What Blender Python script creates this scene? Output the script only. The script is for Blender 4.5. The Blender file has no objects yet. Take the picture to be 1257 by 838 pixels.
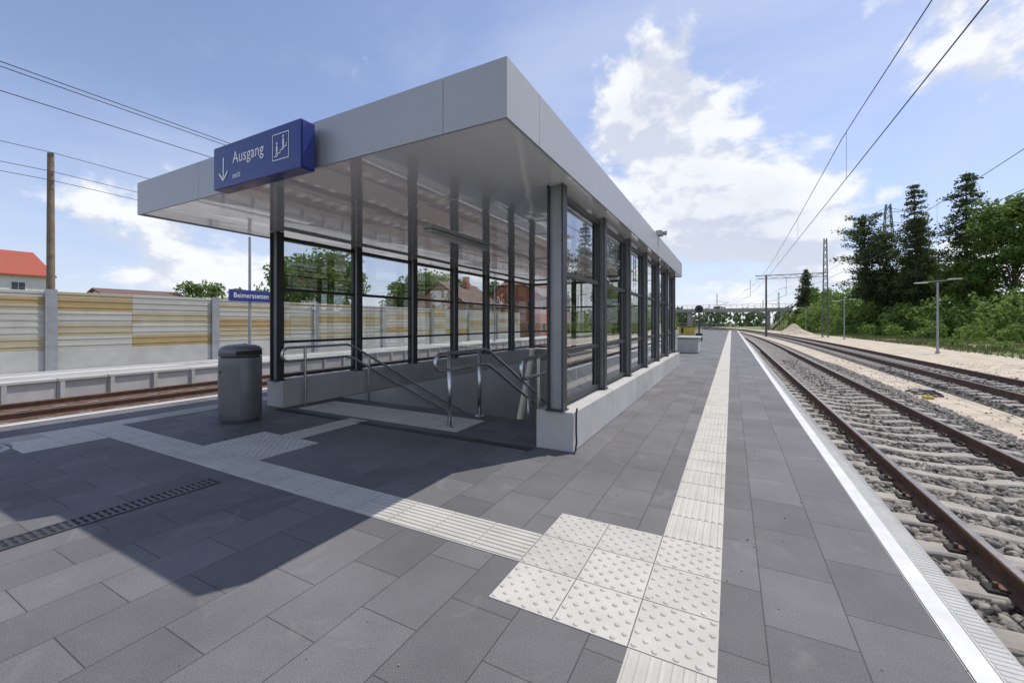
import bpy, math, random
import numpy as np
from mathutils import Vector
random.seed(7); rng=np.random.default_rng(7)
S=bpy.context.scene
S.view_settings.view_transform='Standard'
try: S.view_settings.look='None'
except Exception: pass
S.view_settings.exposure=0

# ------------------------------------------------------------ materials
def newmat(name):
    m=bpy.data.materials.new(name); m.use_nodes=True
    nt=m.node_tree; b=nt.nodes['Principled BSDF']
    return m,nt,b
def N(nt,t,**k):
    n=nt.nodes.new(t)
    for a,v in k.items(): setattr(n,a,v)
    return n
def mat(name,col,rough=.6,metal=0.,var=.15,scale=3.,bump=0.,bscale=60.,spec=.5,coat=0.,island=0.,detail=4):
    m,nt,b=newmat(name)
    tc=N(nt,'ShaderNodeTexCoord')
    no=N(nt,'ShaderNodeTexNoise'); no.inputs['Scale'].default_value=scale; no.inputs['Detail'].default_value=detail
    nt.links.new(tc.outputs['Object'],no.inputs['Vector'])
    mx=N(nt,'ShaderNodeMix',data_type='RGBA')
    mx.inputs['A'].default_value=(*[max(0,c*(1-var)) for c in col],1)
    mx.inputs['B'].default_value=(*[min(1,c*(1+var)) for c in col],1)
    mr=N(nt,'ShaderNodeMapRange'); mr.inputs['From Min'].default_value=.3; mr.inputs['From Max'].default_value=.7
    nt.links.new(no.outputs['Fac'],mr.inputs['Value']); 
    if island>0:
        g=N(nt,'ShaderNodeNewGeometry')
        ma=N(nt,'ShaderNodeMix',data_type='FLOAT'); ma.inputs['Factor'].default_value=island
        nt.links.new(mr.outputs[0],ma.inputs['A']); nt.links.new(g.outputs['Random Per Island'],ma.inputs['B'])
        nt.links.new(ma.outputs['Result'],mx.inputs['Factor'])
    else: nt.links.new(mr.outputs[0],mx.inputs['Factor'])
    nt.links.new(mx.outputs['Result'],b.inputs['Base Color'])
    b.inputs['Roughness'].default_value=rough; b.inputs['Metallic'].default_value=metal
    b.inputs['Specular IOR Level'].default_value=spec
    b.inputs['Coat Weight'].default_value=coat
    if bump>0:
        n2=N(nt,'ShaderNodeTexNoise'); n2.inputs['Scale'].default_value=bscale; n2.inputs['Detail'].default_value=3
        nt.links.new(tc.outputs['Object'],n2.inputs['Vector'])
        bp=N(nt,'ShaderNodeBump'); bp.inputs['Strength'].default_value=bump; bp.inputs['Distance'].default_value=.01
        nt.links.new(n2.outputs['Fac'],bp.inputs['Height']); nt.links.new(bp.outputs[0],b.inputs['Normal'])
    return m

M={}
M['concrete']=mat('concrete',(.42,.41,.385),.85,var=.14,scale=2.5,bump=.3)
M['concrete_wall']=mat('concrete_wall',(.66,.655,.64),.8,var=.08,scale=1.2,bump=.1)
M['concrete_l']=mat('concrete_light',(.46,.45,.42),.85,var=.18,scale=2,bump=.3,island=.4,detail=8)
M['sleeper']=mat('sleeper_concrete',(.34,.31,.265),.9,var=.3,scale=6,bump=.5,island=.4)
M['steel_dark']=mat('steel_anthracite',(.055,.055,.056),.42,metal=.3,var=.1)
M['alu']=mat('aluminium_cladding',(.44,.44,.44),.40,metal=.3,var=.035,scale=.8)
M['soffit']=mat('soffit_panel',(.92,.92,.91),.12,var=.02,scale=.7,spec=1.0,coat=1.)
M['soffit'].node_tree.nodes['Principled BSDF'].inputs['Coat IOR'].default_value=1.8
M['gap']=mat('gap_dark',(.03,.03,.03),.9)
M['joint']=mat('joint_grey',(.25,.25,.25),.9)
M['stainless']=mat('stainless_steel',(.6,.6,.6),.26,metal=1.,var=.05)
M['galv']=mat('galvanised_steel',(.36,.37,.375),.5,metal=.5,var=.12)
M['rail_side']=mat('rail_rust',(.13,.07,.045),.8,var=.3,scale=9,bump=.3)
M['rail_top']=mat('rail_running_top',(.35,.31,.28),.32,metal=.8,var=.15,scale=20)
M['white']=mat('white_line',(.66,.655,.63),.7,var=.1,scale=7,bump=.15,detail=9)
M['tactile']=mat('tactile_tile',(.52,.495,.435),.75,var=.14,scale=5,bump=.25,island=.5,detail=9)
M['edge']=mat('edge_stone',(.48,.47,.43),.8,var=.12,scale=6,bump=.4,island=.3)
M['blue']=mat('sign_blue',(.022,.035,.20),.3,var=.03,coat=.3)
M['signwhite']=mat('sign_white',(.85,.85,.85),.5,var=.02)
M['bin']=mat('bin_grey',(.17,.172,.175),.42,metal=.35,var=.1,scale=4)
M['black']=mat('black_rubber',(.02,.02,.02),.6)
M['stair']=mat('stair_stone',(.46,.455,.445),.8,var=.12,bump=.2)
M['wood']=mat('weathered_wood',(.23,.17,.12),.85,var=.25,scale=5,bump=.3)
M['bark']=mat('bark',(.11,.085,.065),.9,var=.3,scale=4,bump=.5)
M['brick']=mat('brick_wall',(.40,.12,.075),.85,var=.2,scale=4)
M['plaster']=mat('plaster_white',(.68,.66,.62),.85,var=.06)
M['plaster2']=mat('plaster_pink',(.50,.31,.24),.85,var=.1)
M['tile']=mat('roof_tile_red',(.36,.085,.045),.8,var=.22,scale=8)
M['tile2']=mat('roof_tile_brown',(.16,.10,.08),.8,var=.2,scale=8)
M['window']=mat('window_dark',(.04,.05,.06),.1,var=.05)
M['frame']=mat('window_frame',(.7,.7,.68),.5,var=.03)
M['nw_light']=mat('barrier_light',(.46,.45,.39),.75,var=.1,scale=2,bump=.1,island=.3)
M['nw_beige']=mat('barrier_beige',(.42,.36,.23),.75,var=.1,scale=2,island=.3)
M['nw_tan']=mat('barrier_tan',(.39,.285,.125),.75,var=.1,scale=2,island=.3)
M['sand']=mat('sandy_gravel',(.52,.44,.33),.95,var=.22,scale=1.3,bump=.8,bscale=25,detail=10)
M['pebble']=mat('pebble',(.45,.39,.31),.95,var=.4,scale=1.3,island=.8)
M['ballast_brown']=mat('ballast_brown',(.15,.105,.08),.95,var=.35,scale=14,bump=1.,bscale=18)
M['lamp_cover']=mat('lamp_cover',(.9,.9,.88),.3,var=.02)
M['yellow']=mat('yellow_paint',(.6,.42,.05),.5)
M['stone']=mat('ballast_stone',(.235,.215,.185),.9,var=.6,scale=30,island=.8,detail=2)
M['platform_far']=mat('far_platform_paving',(.38,.375,.36),.85,var=.1,scale=1.5,bump=.2)
M['grass_blade']=mat('grass_blade',(.20,.21,.075),.8,var=.4,scale=.6,island=.4,detail=3)
M['porcelain']=mat('insulator',(.12,.06,.04),.3)
M['mast']=mat('mast_green_grey',(.12,.13,.10),.7,var=.15)

def foliage(name,c1,c2,tl=.45):
    m,nt,b=newmat(name)
    tc=N(nt,'ShaderNodeTexCoord'); no=N(nt,'ShaderNodeTexNoise'); no.inputs['Scale'].default_value=.45; no.inputs['Detail'].default_value=2
    nt.links.new(tc.outputs['Object'],no.inputs['Vector'])
    mr=N(nt,'ShaderNodeMapRange'); mr.inputs['From Min'].default_value=.32; mr.inputs['From Max'].default_value=.68; nt.links.new(no.outputs['Fac'],mr.inputs['Value'])
    g=N(nt,'ShaderNodeNewGeometry')
    ma=N(nt,'ShaderNodeMix',data_type='FLOAT'); ma.inputs['Factor'].default_value=.45
    nt.links.new(mr.outputs[0],ma.inputs['A']); nt.links.new(g.outputs['Random Per Island'],ma.inputs['B'])
    mx=N(nt,'ShaderNodeMix',data_type='RGBA'); mx.inputs['A'].default_value=(*c1,1); mx.inputs['B'].default_value=(*c2,1)
    nt.links.new(ma.outputs['Result'],mx.inputs['Factor']); nt.links.new(mx.outputs['Result'],b.inputs['Base Color'])
    b.inputs['Roughness'].default_value=.65; b.inputs['Specular IOR Level'].default_value=.25
    tr=N(nt,'ShaderNodeBsdfTranslucent'); nt.links.new(mx.outputs['Result'],tr.inputs['Color'])
    ms=N(nt,'ShaderNodeMixShader'); ms.inputs[0].default_value=tl
    out=nt.nodes['Material Output']
    nt.links.new(b.outputs[0],ms.inputs[1]); nt.links.new(tr.outputs[0],ms.inputs[2]); nt.links.new(ms.outputs[0],out.inputs['Surface'])
    return m
M['leaf']=foliage('foliage_deciduous',(.085,.15,.03),(.23,.33,.08))
M['leaf2']=foliage('foliage_bush',(.09,.16,.03),(.29,.40,.10))
M['needle']=foliage('foliage_conifer',(.045,.072,.028),(.15,.19,.07))
M['leaf_far']=foliage('foliage_distant',(.07,.10,.05),(.13,.17,.09))

def glassmat(name,tint,fac=1.0):
    m=bpy.data.materials.new(name); m.use_nodes=True; nt=m.node_tree; nt.nodes.clear()
    out=N(nt,'ShaderNodeOutputMaterial'); t=N(nt,'ShaderNodeBsdfTransparent'); t.inputs[0].default_value=(*tint,1)
    g=N(nt,'ShaderNodeBsdfGlossy'); g.inputs['Roughness'].default_value=.0; g.inputs[0].default_value=(.95,.97,1,1)
    f=N(nt,'ShaderNodeFresnel'); f.inputs[0].default_value=2.4
    mm=N(nt,'ShaderNodeMath',operation='MULTIPLY'); mm.inputs[1].default_value=fac; mm.use_clamp=True
    nt.links.new(f.outputs[0],mm.inputs[0])
    ms=N(nt,'ShaderNodeMixShader'); nt.links.new(mm.outputs[0],ms.inputs[0]); nt.links.new(t.outputs[0],ms.inputs[1]); nt.links.new(g.outputs[0],ms.inputs[2])
    nt.links.new(ms.outputs[0],out.inputs[0]); return m
M['glass']=glassmat('shelter_glass',(.94,.96,.955),1.5)

def pavermat():
    m,nt,b=newmat('paver_charcoal')
    tc=N(nt,'ShaderNodeTexCoord'); sp=N(nt,'ShaderNodeSeparateXYZ'); nt.links.new(tc.outputs['Object'],sp.inputs[0])
    ax=N(nt,'ShaderNodeMath',operation='ADD'); ax.inputs[1].default_value=30-.116; nt.links.new(sp.outputs['X'],ax.inputs[0])
    ay=N(nt,'ShaderNodeMath',operation='ADD'); ay.inputs[1].default_value=45.1; nt.links.new(sp.outputs['Y'],ay.inputs[0])
    cb=N(nt,'ShaderNodeCombineXYZ'); nt.links.new(ay.outputs[0],cb.inputs['X']); nt.links.new(ax.outputs[0],cb.inputs['Y'])
    br=N(nt,'ShaderNodeTexBrick'); nt.links.new(cb.outputs[0],br.inputs['Vector'])
    br.offset=.5; br.inputs['Scale'].default_value=1; br.inputs['Brick Width'].default_value=.45; br.inputs['Row Height'].default_value=.3
    br.inputs['Mortar Size'].default_value=.0028; br.inputs['Mortar Smooth'].default_value=.3
    br.inputs['Color1'].default_value=(.124,.120,.119,1); br.inputs['Color2'].default_value=(.162,.158,.156,1); br.inputs['Mortar'].default_value=(.068,.064,.06,1)
    n1=N(nt,'ShaderNodeTexNoise'); n1.inputs['Scale'].default_value=1.3; n1.inputs['Detail'].default_value=8; n1.inputs['Roughness'].default_value=.65
    nt.links.new(tc.outputs['Object'],n1.inputs['Vector'])
    mr=N(nt,'ShaderNodeMapRange'); mr.inputs['From Min'].default_value=.3; mr.inputs['From Max'].default_value=.75; mr.inputs['To Min'].default_value=.82; mr.inputs['To Max'].default_value=1.25
    nt.links.new(n1.outputs['Fac'],mr.inputs['Value'])
    n3=N(nt,'ShaderNodeTexNoise'); n3.inputs['Scale'].default_value=200; n3.inputs['Detail'].default_value=3
    nt.links.new(tc.outputs['Object'],n3.inputs['Vector'])
    mr3=N(nt,'ShaderNodeMapRange'); mr3.inputs['From Min'].default_value=.3; mr3.inputs['From Max'].default_value=.7; mr3.inputs['To Min'].default_value=.7; mr3.inputs['To Max'].default_value=1.3
    nt.links.new(n3.outputs['Fac'],mr3.inputs['Value'])
    mu=N(nt,'ShaderNodeMath',operation='MULTIPLY'); nt.links.new(mr.outputs[0],mu.inputs[0]); nt.links.new(mr3.outputs[0],mu.inputs[1])
    vm=N(nt,'ShaderNodeVectorMath',operation='SCALE'); nt.links.new(br.outputs['Color'],vm.inputs[0]); nt.links.new(mu.outputs[0],vm.inputs['Scale'])
    n4=N(nt,'ShaderNodeTexNoise'); n4.inputs['Scale'].default_value=3.2; n4.inputs['Detail'].default_value=10; n4.inputs['Distortion'].default_value=1.0; n4.inputs['Roughness'].default_value=.62
    nt.links.new(tc.outputs['Object'],n4.inputs['Vector'])
    mr4=N(nt,'ShaderNodeMapRange'); mr4.inputs['From Min'].default_value=.57; mr4.inputs['From Max'].default_value=.80; mr4.inputs['To Max'].default_value=.5
    nt.links.new(n4.outputs['Fac'],mr4.inputs['Value'])
    mx=N(nt,'ShaderNodeMix',data_type='RGBA'); mx.inputs['B'].default_value=(.28,.27,.255,1)
    nt.links.new(mr4.outputs[0],mx.inputs['Factor']); nt.links.new(vm.outputs[0],mx.inputs['A'])
    nt.links.new(mx.outputs['Result'],b.inputs['Base Color'])
    b.inputs['Roughness'].default_value=.75; b.inputs['Specular IOR Level'].default_value=.35
    ad=N(nt,'ShaderNodeMath',operation='MULTIPLY_ADD'); ad.inputs[1].default_value=-1.0
    nt.links.new(br.outputs['Fac'],ad.inputs[0]); 
    mq=N(nt,'ShaderNodeMath',operation='MULTIPLY'); mq.inputs[1].default_value=.35; nt.links.new(n3.outputs['Fac'],mq.inputs[0]); nt.links.new(mq.outputs[0],ad.inputs[2])
    bp=N(nt,'ShaderNodeBump'); bp.inputs['Strength'].default_value=.5; bp.inputs['Distance'].default_value=.004
    nt.links.new(ad.outputs[0],bp.inputs['Height']); nt.links.new(bp.outputs[0],b.inputs['Normal'])
    return m
M['paver']=pavermat()

def ballastmat():
    m,nt,b=newmat('ballast')
    tc=N(nt,'ShaderNodeTexCoord'); v=N(nt,'ShaderNodeTexVoronoi'); v.inputs['Scale'].default_value=16
    nt.links.new(tc.outputs['Object'],v.inputs['Vector'])
    sp=N(nt,'ShaderNodeSeparateColor'); nt.links.new(v.outputs['Color'],sp.inputs[0])
    cr=N(nt,'ShaderNodeValToRGB'); e=cr.color_ramp.elements
    e[0].color=(.08,.07,.06,1); e[1].color=(.38,.35,.30,1); cr.color_ramp.elements.new(.5).color=(.2,.185,.16,1)
    nt.links.new(sp.outputs[0],cr.inputs[0])
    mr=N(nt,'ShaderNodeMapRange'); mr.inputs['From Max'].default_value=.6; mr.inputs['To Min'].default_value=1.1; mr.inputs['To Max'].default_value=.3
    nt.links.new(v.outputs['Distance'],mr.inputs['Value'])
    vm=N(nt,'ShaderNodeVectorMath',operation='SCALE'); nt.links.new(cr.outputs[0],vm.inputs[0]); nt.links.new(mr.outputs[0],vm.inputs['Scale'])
    nt.links.new(vm.outputs[0],b.inputs['Base Color']); b.inputs['Roughness'].default_value=.95
    bp=N(nt,'ShaderNodeBump'); bp.inputs['Strength'].default_value=1; bp.inputs['Distance'].default_value=.03; bp.invert=True
    nt.links.new(v.outputs['Distance'],bp.inputs['Height']); nt.links.new(bp.outputs[0],b.inputs['Normal'])
    return m
M['ballast']=ballastmat()

def grassmat():
    m,nt,b=newmat('grass_ground')
    tc=N(nt,'ShaderNodeTexCoord'); n=N(nt,'ShaderNodeTexNoise'); n.inputs['Scale'].default_value=.12; n.inputs['Detail'].default_value=9; n.inputs['Roughness'].default_value=.7
    nt.links.new(tc.outputs['Object'],n.inputs['Vector'])
    cr=N(nt,'ShaderNodeValToRGB'); e=cr.color_ramp.elements
    e[0].position=.3; e[0].color=(.08,.12,.03,1); e[1].position=.70; e[1].color=(.38,.33,.20,1); cr.color_ramp.elements.new(.50).color=(.16,.19,.06,1)
    nt.links.new(n.outputs['Fac'],cr.inputs[0]); nt.links.new(cr.outputs[0],b.inputs['Base Color']); b.inputs['Roughness'].default_value=.95
    return m
M['grass']=grassmat()

# ------------------------------------------------------------ mesh builder
class MB:
    def __init__(s): s.v=[]; s.f=[]; s.m=[]; s.mats=[]
    def mi(s,k):
        if k not in s.mats: s.mats.append(k)
        return s.mats.index(k)
    def add(s,vs,fs,k):
        o=len(s.v); s.v+= [tuple(p) for p in vs]; i=s.mi(k)
        for f in fs: s.f.append(tuple(a+o for a in f)); s.m.append(i)
    def box(s,x0,x1,y0,y1,z0,z1,k,bev=0.):
        if bev<=0:
            v=[(x0,y0,z0),(x1,y0,z0),(x1,y1,z0),(x0,y1,z0),(x0,y0,z1),(x1,y0,z1),(x1,y1,z1),(x0,y1,z1)]
            s.add(v,[(0,3,2,1),(4,5,6,7),(0,1,5,4),(1,2,6,5),(2,3,7,6),(3,0,4,7)],k)
        else:
            b=bev
            r=lambda d,z:[(x0+d,y0+d,z),(x1-d,y0+d,z),(x1-d,y1-d,z),(x0+d,y1-d,z)]
            v=r(b,z0)+r(0,z0+b)+r(0,z1-b)+r(b,z1)
            f=[(3,2,1,0),(12,13,14,15)]
            for l in range(3):
                for i in range(4):
                    j=(i+1)%4; f.append((l*4+i,l*4+j,l*4+4+j,l*4+4+i))
            s.add(v,f,k)
    def quad(s,x0,x1,y0,y1,z,k): s.add([(x0,y0,z),(x1,y0,z),(x1,y1,z),(x0,y1,z)],[(0,1,2,3)],k)
    def cyl(s,p0,p1,r0,r1,k,n=12,cap=True):
        p0=Vector(p0);p1=Vector(p1);d=(p1-p0).normalized()
        a=d.orthogonal().normalized(); b=d.cross(a)
        v=[];
        for p,r in((p0,r0),(p1,r1)):
            for i in range(n):
                t=2*math.pi*i/n; v.append(p+a*math.cos(t)*r+b*math.sin(t)*r)
        f=[(i,(i+1)%n,n+(i+1)%n,n+i) for i in range(n)]
        if cap: f+= [tuple(range(n-1,-1,-1)),tuple(range(n,2*n))]
        s.add(v,f,k)
    def beam(s,p0,p1,w,k): s.cyl(p0,p1,w*.7,w*.7,k,4)
    def lathe(s,cx,cy,prof,k,n=32):
        v=[]
        for r,z in prof:
            for i in range(n):
                t=2*math.pi*i/n; v.append((cx+r*math.cos(t),cy+r*math.sin(t),z))
        f=[]
        for l in range(len(prof)-1):
            for i in range(n):
                j=(i+1)%n; f.append((l*n+i,l*n+j,l*n+n+j,l*n+n+i))
        f.append(tuple(range((len(prof)-1)*n,len(prof)*n)))
        s.add(v,f,k)
    def build(s,name,parent=None,smooth=False):
        me=bpy.data.meshes.new(name); me.from_pydata(s.v,[],s.f)
        for k in s.mats: me.materials.append(M[k])
        me.polygons.foreach_set('material_index',s.m)
        if smooth: me.polygons.foreach_set('use_smooth',[True]*len(s.f))
        me.update(); o=bpy.data.objects.new(name,me); S.collection.objects.link(o)
        if smooth:
            try:
                bpy.context.view_layer.objects.active=o; o.select_set(True); bpy.ops.object.shade_auto_smooth(angle=.7); o.select_set(False)
            except Exception: pass
        if parent: par(o,parent)
        return o
def par(o,p):
    w=o.location.copy(); o.parent=p; o.location=w-p.location
def empty(name,loc):
    e=bpy.data.objects.new(name,None); e.location=loc; e.empty_display_size=.3; S.collection.objects.link(e); return e
def tube(name,pts,r,k,parent=None,cyc=False,res=3):
    c=bpy.data.curves.new(name,'CURVE'); c.dimensions='3D'; c.bevel_depth=r; c.bevel_resolution=res; c.use_fill_caps=True
    for P in (pts if isinstance(pts[0][0],(tuple,list)) else [pts]):
        sp=c.splines.new('POLY'); sp.points.add(len(P)-1)
        for i,p in enumerate(P): sp.points[i].co=(*p,1)
        sp.use_cyclic_u=cyc
    c.materials.append(M[k]); o=bpy.data.objects.new(name,c); S.collection.objects.link(o)
    if parent: par(o,parent)
    return o
def text(name,s,loc,rot,size,k,parent,align='LEFT',sx=1,off_=.0008,sp=1.):
    c=bpy.data.curves.new(name,'FONT'); c.body=s; c.size=size; c.align_x=align; c.align_y='CENTER'; c.extrude=.001; c.offset=off_; c.space_character=sp
    c.materials.append(M[k]); o=bpy.data.objects.new(name,c); o.location=loc; o.rotation_euler=rot; o.scale=(sx,1,1); S.collection.objects.link(o); par(o,parent)
    return o
def fastmesh(name,V,nper,k,parent=None):
    n=len(V)//nper
    me=bpy.data.meshes.new(name); me.vertices.add(len(V)); me.vertices.foreach_set('co',V.astype(np.float32).ravel())
    me.loops.add(len(V)); me.loops.foreach_set('vertex_index',np.arange(len(V),dtype=np.int32))
    me.polygons.add(n); me.polygons.foreach_set('loop_start',np.arange(0,len(V),nper,dtype=np.int32))
    me.materials.append(M[k]); me.update(calc_edges=True); me.validate()
    o=bpy.data.objects.new(name,me); S.collection.objects.link(o)
    if parent: par(o,parent)
    return o
def leafquads(C,size,up=0.,asp=.6):
    n=len(C); a=rng.normal(size=(n,3)); a/=np.linalg.norm(a,axis=1)[:,None]
    b=rng.normal(size=(n,3)); b-= (a*b).sum(1)[:,None]*a; b/=np.linalg.norm(b,axis=1)[:,None]
    s=(size*(.6+.8*rng.random(n)))[:,None] if np.isscalar(size) else size[:,None]
    return np.stack([C-a*s, C-b*s*asp, C+a*s, C+b*s*asp],1).reshape(-1,3)

def off(y): return -(max(0,y-35))**2/(2*780.)

# ------------------------------------------------------------ ground
HX0,HX1,HY0,HY1=-5.57,-1.66,4.6,12.1
g=MB(); G=2500; zg=-.95
for r in ((-G,HX0-.3,-G,G),(HX1+.3,G,-G,G),(HX0-.3,HX1+.3,-G,HY0-.3),(HX0-.3,HX1+.3,HY1+.3,G)): g.quad(*r,zg,'grass')
g.build('ground')
g=MB(); ys=list(range(-15,221,5))
def strip(mb,xa,xb,z,k,ys=ys,curv=True):
    v=[];f=[]
    for y in ys:
        o=off(y) if curv else 0
        v+=[(xa+o,y,z),(xb+o,y,z)]
    for i in range(len(ys)-1): f.append((2*i,2*i+1,2*i+3,2*i+2))
    mb.add(v,f,k)
strip(g,.5,15.2,-.90,'sand'); g.build('sandy_ground')
g=MB(); strip(g,-16,-7.3,-.80,'ballast_brown'); g.build('gravel_ground')

def bed(cx,name,prof):
    g=MB(); v=[];f=[]
    for y in ys:
        for px,z in prof: v.append((cx+px+off(y),y,z))
    for i in range(len(ys)-1):
        for j in range(3): a=i*4+j; f.append((a,a+1,a+5,a+4))
    g.add(v,f,'ballast'); return g.build(name)
T1,T2=2.56,7.15
bed(T1,'ballast_bed',[(-2.2,-.93),(-1.75,-.80),(1.55,-.80),(2.0,-.93)])
bed(T2,'ballast_bed',[(-1.55,-.93),(-1.25,-.80),(1.4,-.80),(1.9,-.93)])

def rails(cx,ztop,parent):
    h=.16
    pr=[(-.075,0),(.075,0),(.075,.012),(.012,.035),(.010,.115),(.035,.125),(.036,.152),(.028,.16),(-.028,.16),(-.036,.152),(-.035,.125),(-.010,.115),(-.012,.035),(-.075,.012)]
    mb=MB(); n=len(pr)
    yy=[-15,0,8,16,24,30,35]+list(range(40,221,5))
    for sx in(-.7535,.7535):
        v=[]
        for y in yy:
            for a,b in pr: v.append((cx+sx+a+off(y),y,ztop-h+b))
        fs=[];ft=[]
        for i in range(len(yy)-1):
            for j in range(n):
                q=(i*n+j,i*n+(j+1)%n,(i+1)*n+(j+1)%n,(i+1)*n+j)
                (ft if j in(7,) else fs).append(q)
        o=len(mb.v); mb.add(v,fs,'rail_side'); i2=mb.mi('rail_top')
        for q in ft: mb.f.append(tuple(a+o for a in q)); mb.m.append(i2)
    return mb.build('rails',parent)
def sleepers(cx,y0,y1,ztop,parent,clips=30):
    mb=MB(); y=y0
    while y<y1:
        xs=[-1.3,-1.0,-.45,-.2,.2,.45,1.0,1.3]; zt=[ztop-.02,ztop,ztop,ztop-.035,ztop-.035,ztop,ztop,ztop-.02]
        v=[];f=[]
        o=off(y); dy=random.uniform(-.012,.012)
        for x,z in zip(xs,zt):
            wt=.08 if abs(x)<.3 else .095
            v+=[(cx+o+x,y+dy-.15,z-.16),(cx+o+x,y+dy-wt-.02,z-.015),(cx+o+x,y+dy-wt,z),(cx+o+x,y+dy+wt,z),(cx+o+x,y+dy+wt+.02,z-.015),(cx+o+x,y+dy+.15,z-.16)]
        for i in range(7):
            for j in range(5): a=i*6+j; f.append((a,a+6,a+7,a+1))
        f+= [(0,1,2,3,4,5),(47,46,45,44,43,42)]
        mb.add(v,f,'sleeper')
        if y<clips:
            for sx in(-.7535,.7535):
                for e in(-1,1):
                    xc=cx+o+sx+e*.125
                    mb.box(xc-.05,xc+.05,y-.06,y+.06,ztop-.005,ztop+.022,'gap',.006)
                    mb.cyl((xc-.01*e,y,ztop+.02),(xc-.01*e,y,ztop+.06),.017,.015,'rail_side',6)
                    mb.box(min(xc-e*.075,xc-e*.02),max(xc-e*.075,xc-e*.02),y-.045,y+.045,ztop+.022,ztop+.038,'rail_side',.004)
        y+=.6
    return mb.build('sleepers',parent)
for cx in(T1,T2):
    e=empty('railway_track',(cx,0,-.75)); rails(cx,-.58,e); sleepers(cx,-4.7,190,-.742 if cx==T1 else -.765,e,32 if cx==T1 else 0)
for cx in(-9.3,-13.3):
    e=empty('railway_track',(cx,0,-.75)); rails(cx,-.58,e); sleepers(cx,-4.7,90,-.78,e,0)

ico=[];t=(1+5**.5)/2
for a,b in((-1,t),(1,t),(-1,-t),(1,-t)): ico.append((a,b,0))
for a,b in((-1,t),(1,t),(-1,-t),(1,-t)): ico.append((0,a,b))
for a,b in((-1,t),(1,t),(-1,-t),(1,-t)): ico.append((b,0,a))
ico=np.array(ico)/1.9
IF=np.array([(0,11,5),(0,5,1),(0,1,7),(0,7,10),(0,10,11),(1,5,9),(5,11,4),(11,10,2),(10,7,6),(7,1,8),(3,9,4),(3,4,2),(3,2,6),(3,6,8),(3,8,9),(4,9,5),(2,4,11),(6,2,10),(8,6,7),(9,8,1)])
def rocks(name,P,size,k='stone'):
    n=len(P); a=rng.normal(size=(n,3,3)); q,_=np.linalg.qr(a)
    sc=np.stack([.7+.6*rng.random(n),.6+.5*rng.random(n),.45+.4*rng.random(n)],1)*size*(.5+1.0*rng.random(n))[:,None]
    V=ico[None]*(1+.35*rng.normal(size=(n,12,1))*.6)
    V=V*sc[:,None,:]; V=np.einsum('nij,nkj->nki',q,V)+P[:,None,:]
    F=(IF[None]+12*np.arange(n)[:,None,None]).reshape(-1,3)
    me=bpy.data.meshes.new(name); me.vertices.add(n*12); me.vertices.foreach_set('co',V.astype(np.float32).ravel())
    me.loops.add(F.size); me.loops.foreach_set('vertex_index',F.astype(np.int32).ravel())
    me.polygons.add(len(F)); me.polygons.foreach_set('loop_start',np.arange(0,F.size,3,dtype=np.int32))
    me.materials.append(M[k]); me.update(calc_edges=True)
    o=bpy.data.objects.new(name,me); S.collection.objects.link(o); return o
def pts(n,x0,x1,y0,y1,cx):
    x=x0+(x1-x0)*rng.random(n); y=y0+(y1-y0)*rng.random(n)
    dx=np.abs(x-cx); z=np.where(dx<1.6,-.795,-.795-.13*(dx-1.6)/.45)+rng.normal(size=n)*.012
    ph=((y+4.7)+.3)%.6-.3
    keep=~((np.abs(ph)<.11)&(dx<1.3)&(rng.random(n)<.97))
    z=np.maximum(z,-.905)
    return np.stack([x,y,z],1)[keep]
P=np.concatenate([pts(16000,.93,4.6,.6,8,T1),pts(16000,.93,4.6,8,26,T1),pts(6500,5.75,9.0,5,24,T2)])
rocks('ballast_stones',P,.041)
n=3000; x=rng.uniform(4.4,14,n); y=rng.uniform(5,30,n); ok=~((x>5.6)&(x<9.1))
rocks('pebbles',np.stack([x,y,np.full(n,-.895)],1)[ok],.022,'pebble')

# ------------------------------------------------------------ platform
pl=empty('station_platform',(-3,20,0))
PX0,PX1,PY0,PY1=-7.6,.898,-12,72
g=MB()
EX0,EX1=-7.42,.716
for r in((EX0,HX0,PY0,PY1),(HX1,EX1,PY0,PY1),(HX0,HX1,PY0,HY0),(HX0,HX1,HY1,PY1)): g.quad(*r,0,'paver')
g.build('paving',pl)
g=MB()
y=PY0
while y<PY1:
    y2=y+1.0
    for a,b in((.70,.90),(-7.602,-7.40)):
        g.box(a,b,y+.002,y2-.002,-.12,-.002,'edge')
    y=y2
g.box(-7.5,-7.38,PY0,PY1,-1.0,-.121,'concrete'); g.box(.68,.80,PY0,PY1,-1.0,-.121,'concrete'); g.box(-7.6,.9,PY1,PY1+.1,-1,-.004,'concrete')
g.build('edge_blocks',pl)
g=MB(); g.quad(.722,.800,PY0,PY1,.003,'white'); g.quad(-7.50,-7.42,PY0,PY1,.003,'white'); g.build('white_edge_line',pl)
g=MB()
y=-1.0
while y<14:
    g.box(.812,.888,y,y+.018,-.001,.004,'edge',.0015); y+=.028
g.quad(.803,.897,PY0,-1.0,.002,'edge'); g.quad(.803,.897,14,PY1,.002,'edge'); g.quad(.803,.897,-1.0,14,.0018,'edge')
g.quad(-7.595,-7.52,PY0,PY1,.002,'edge')
g.build('ribbed_edge',pl)
g=MB(); TS=.3
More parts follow.
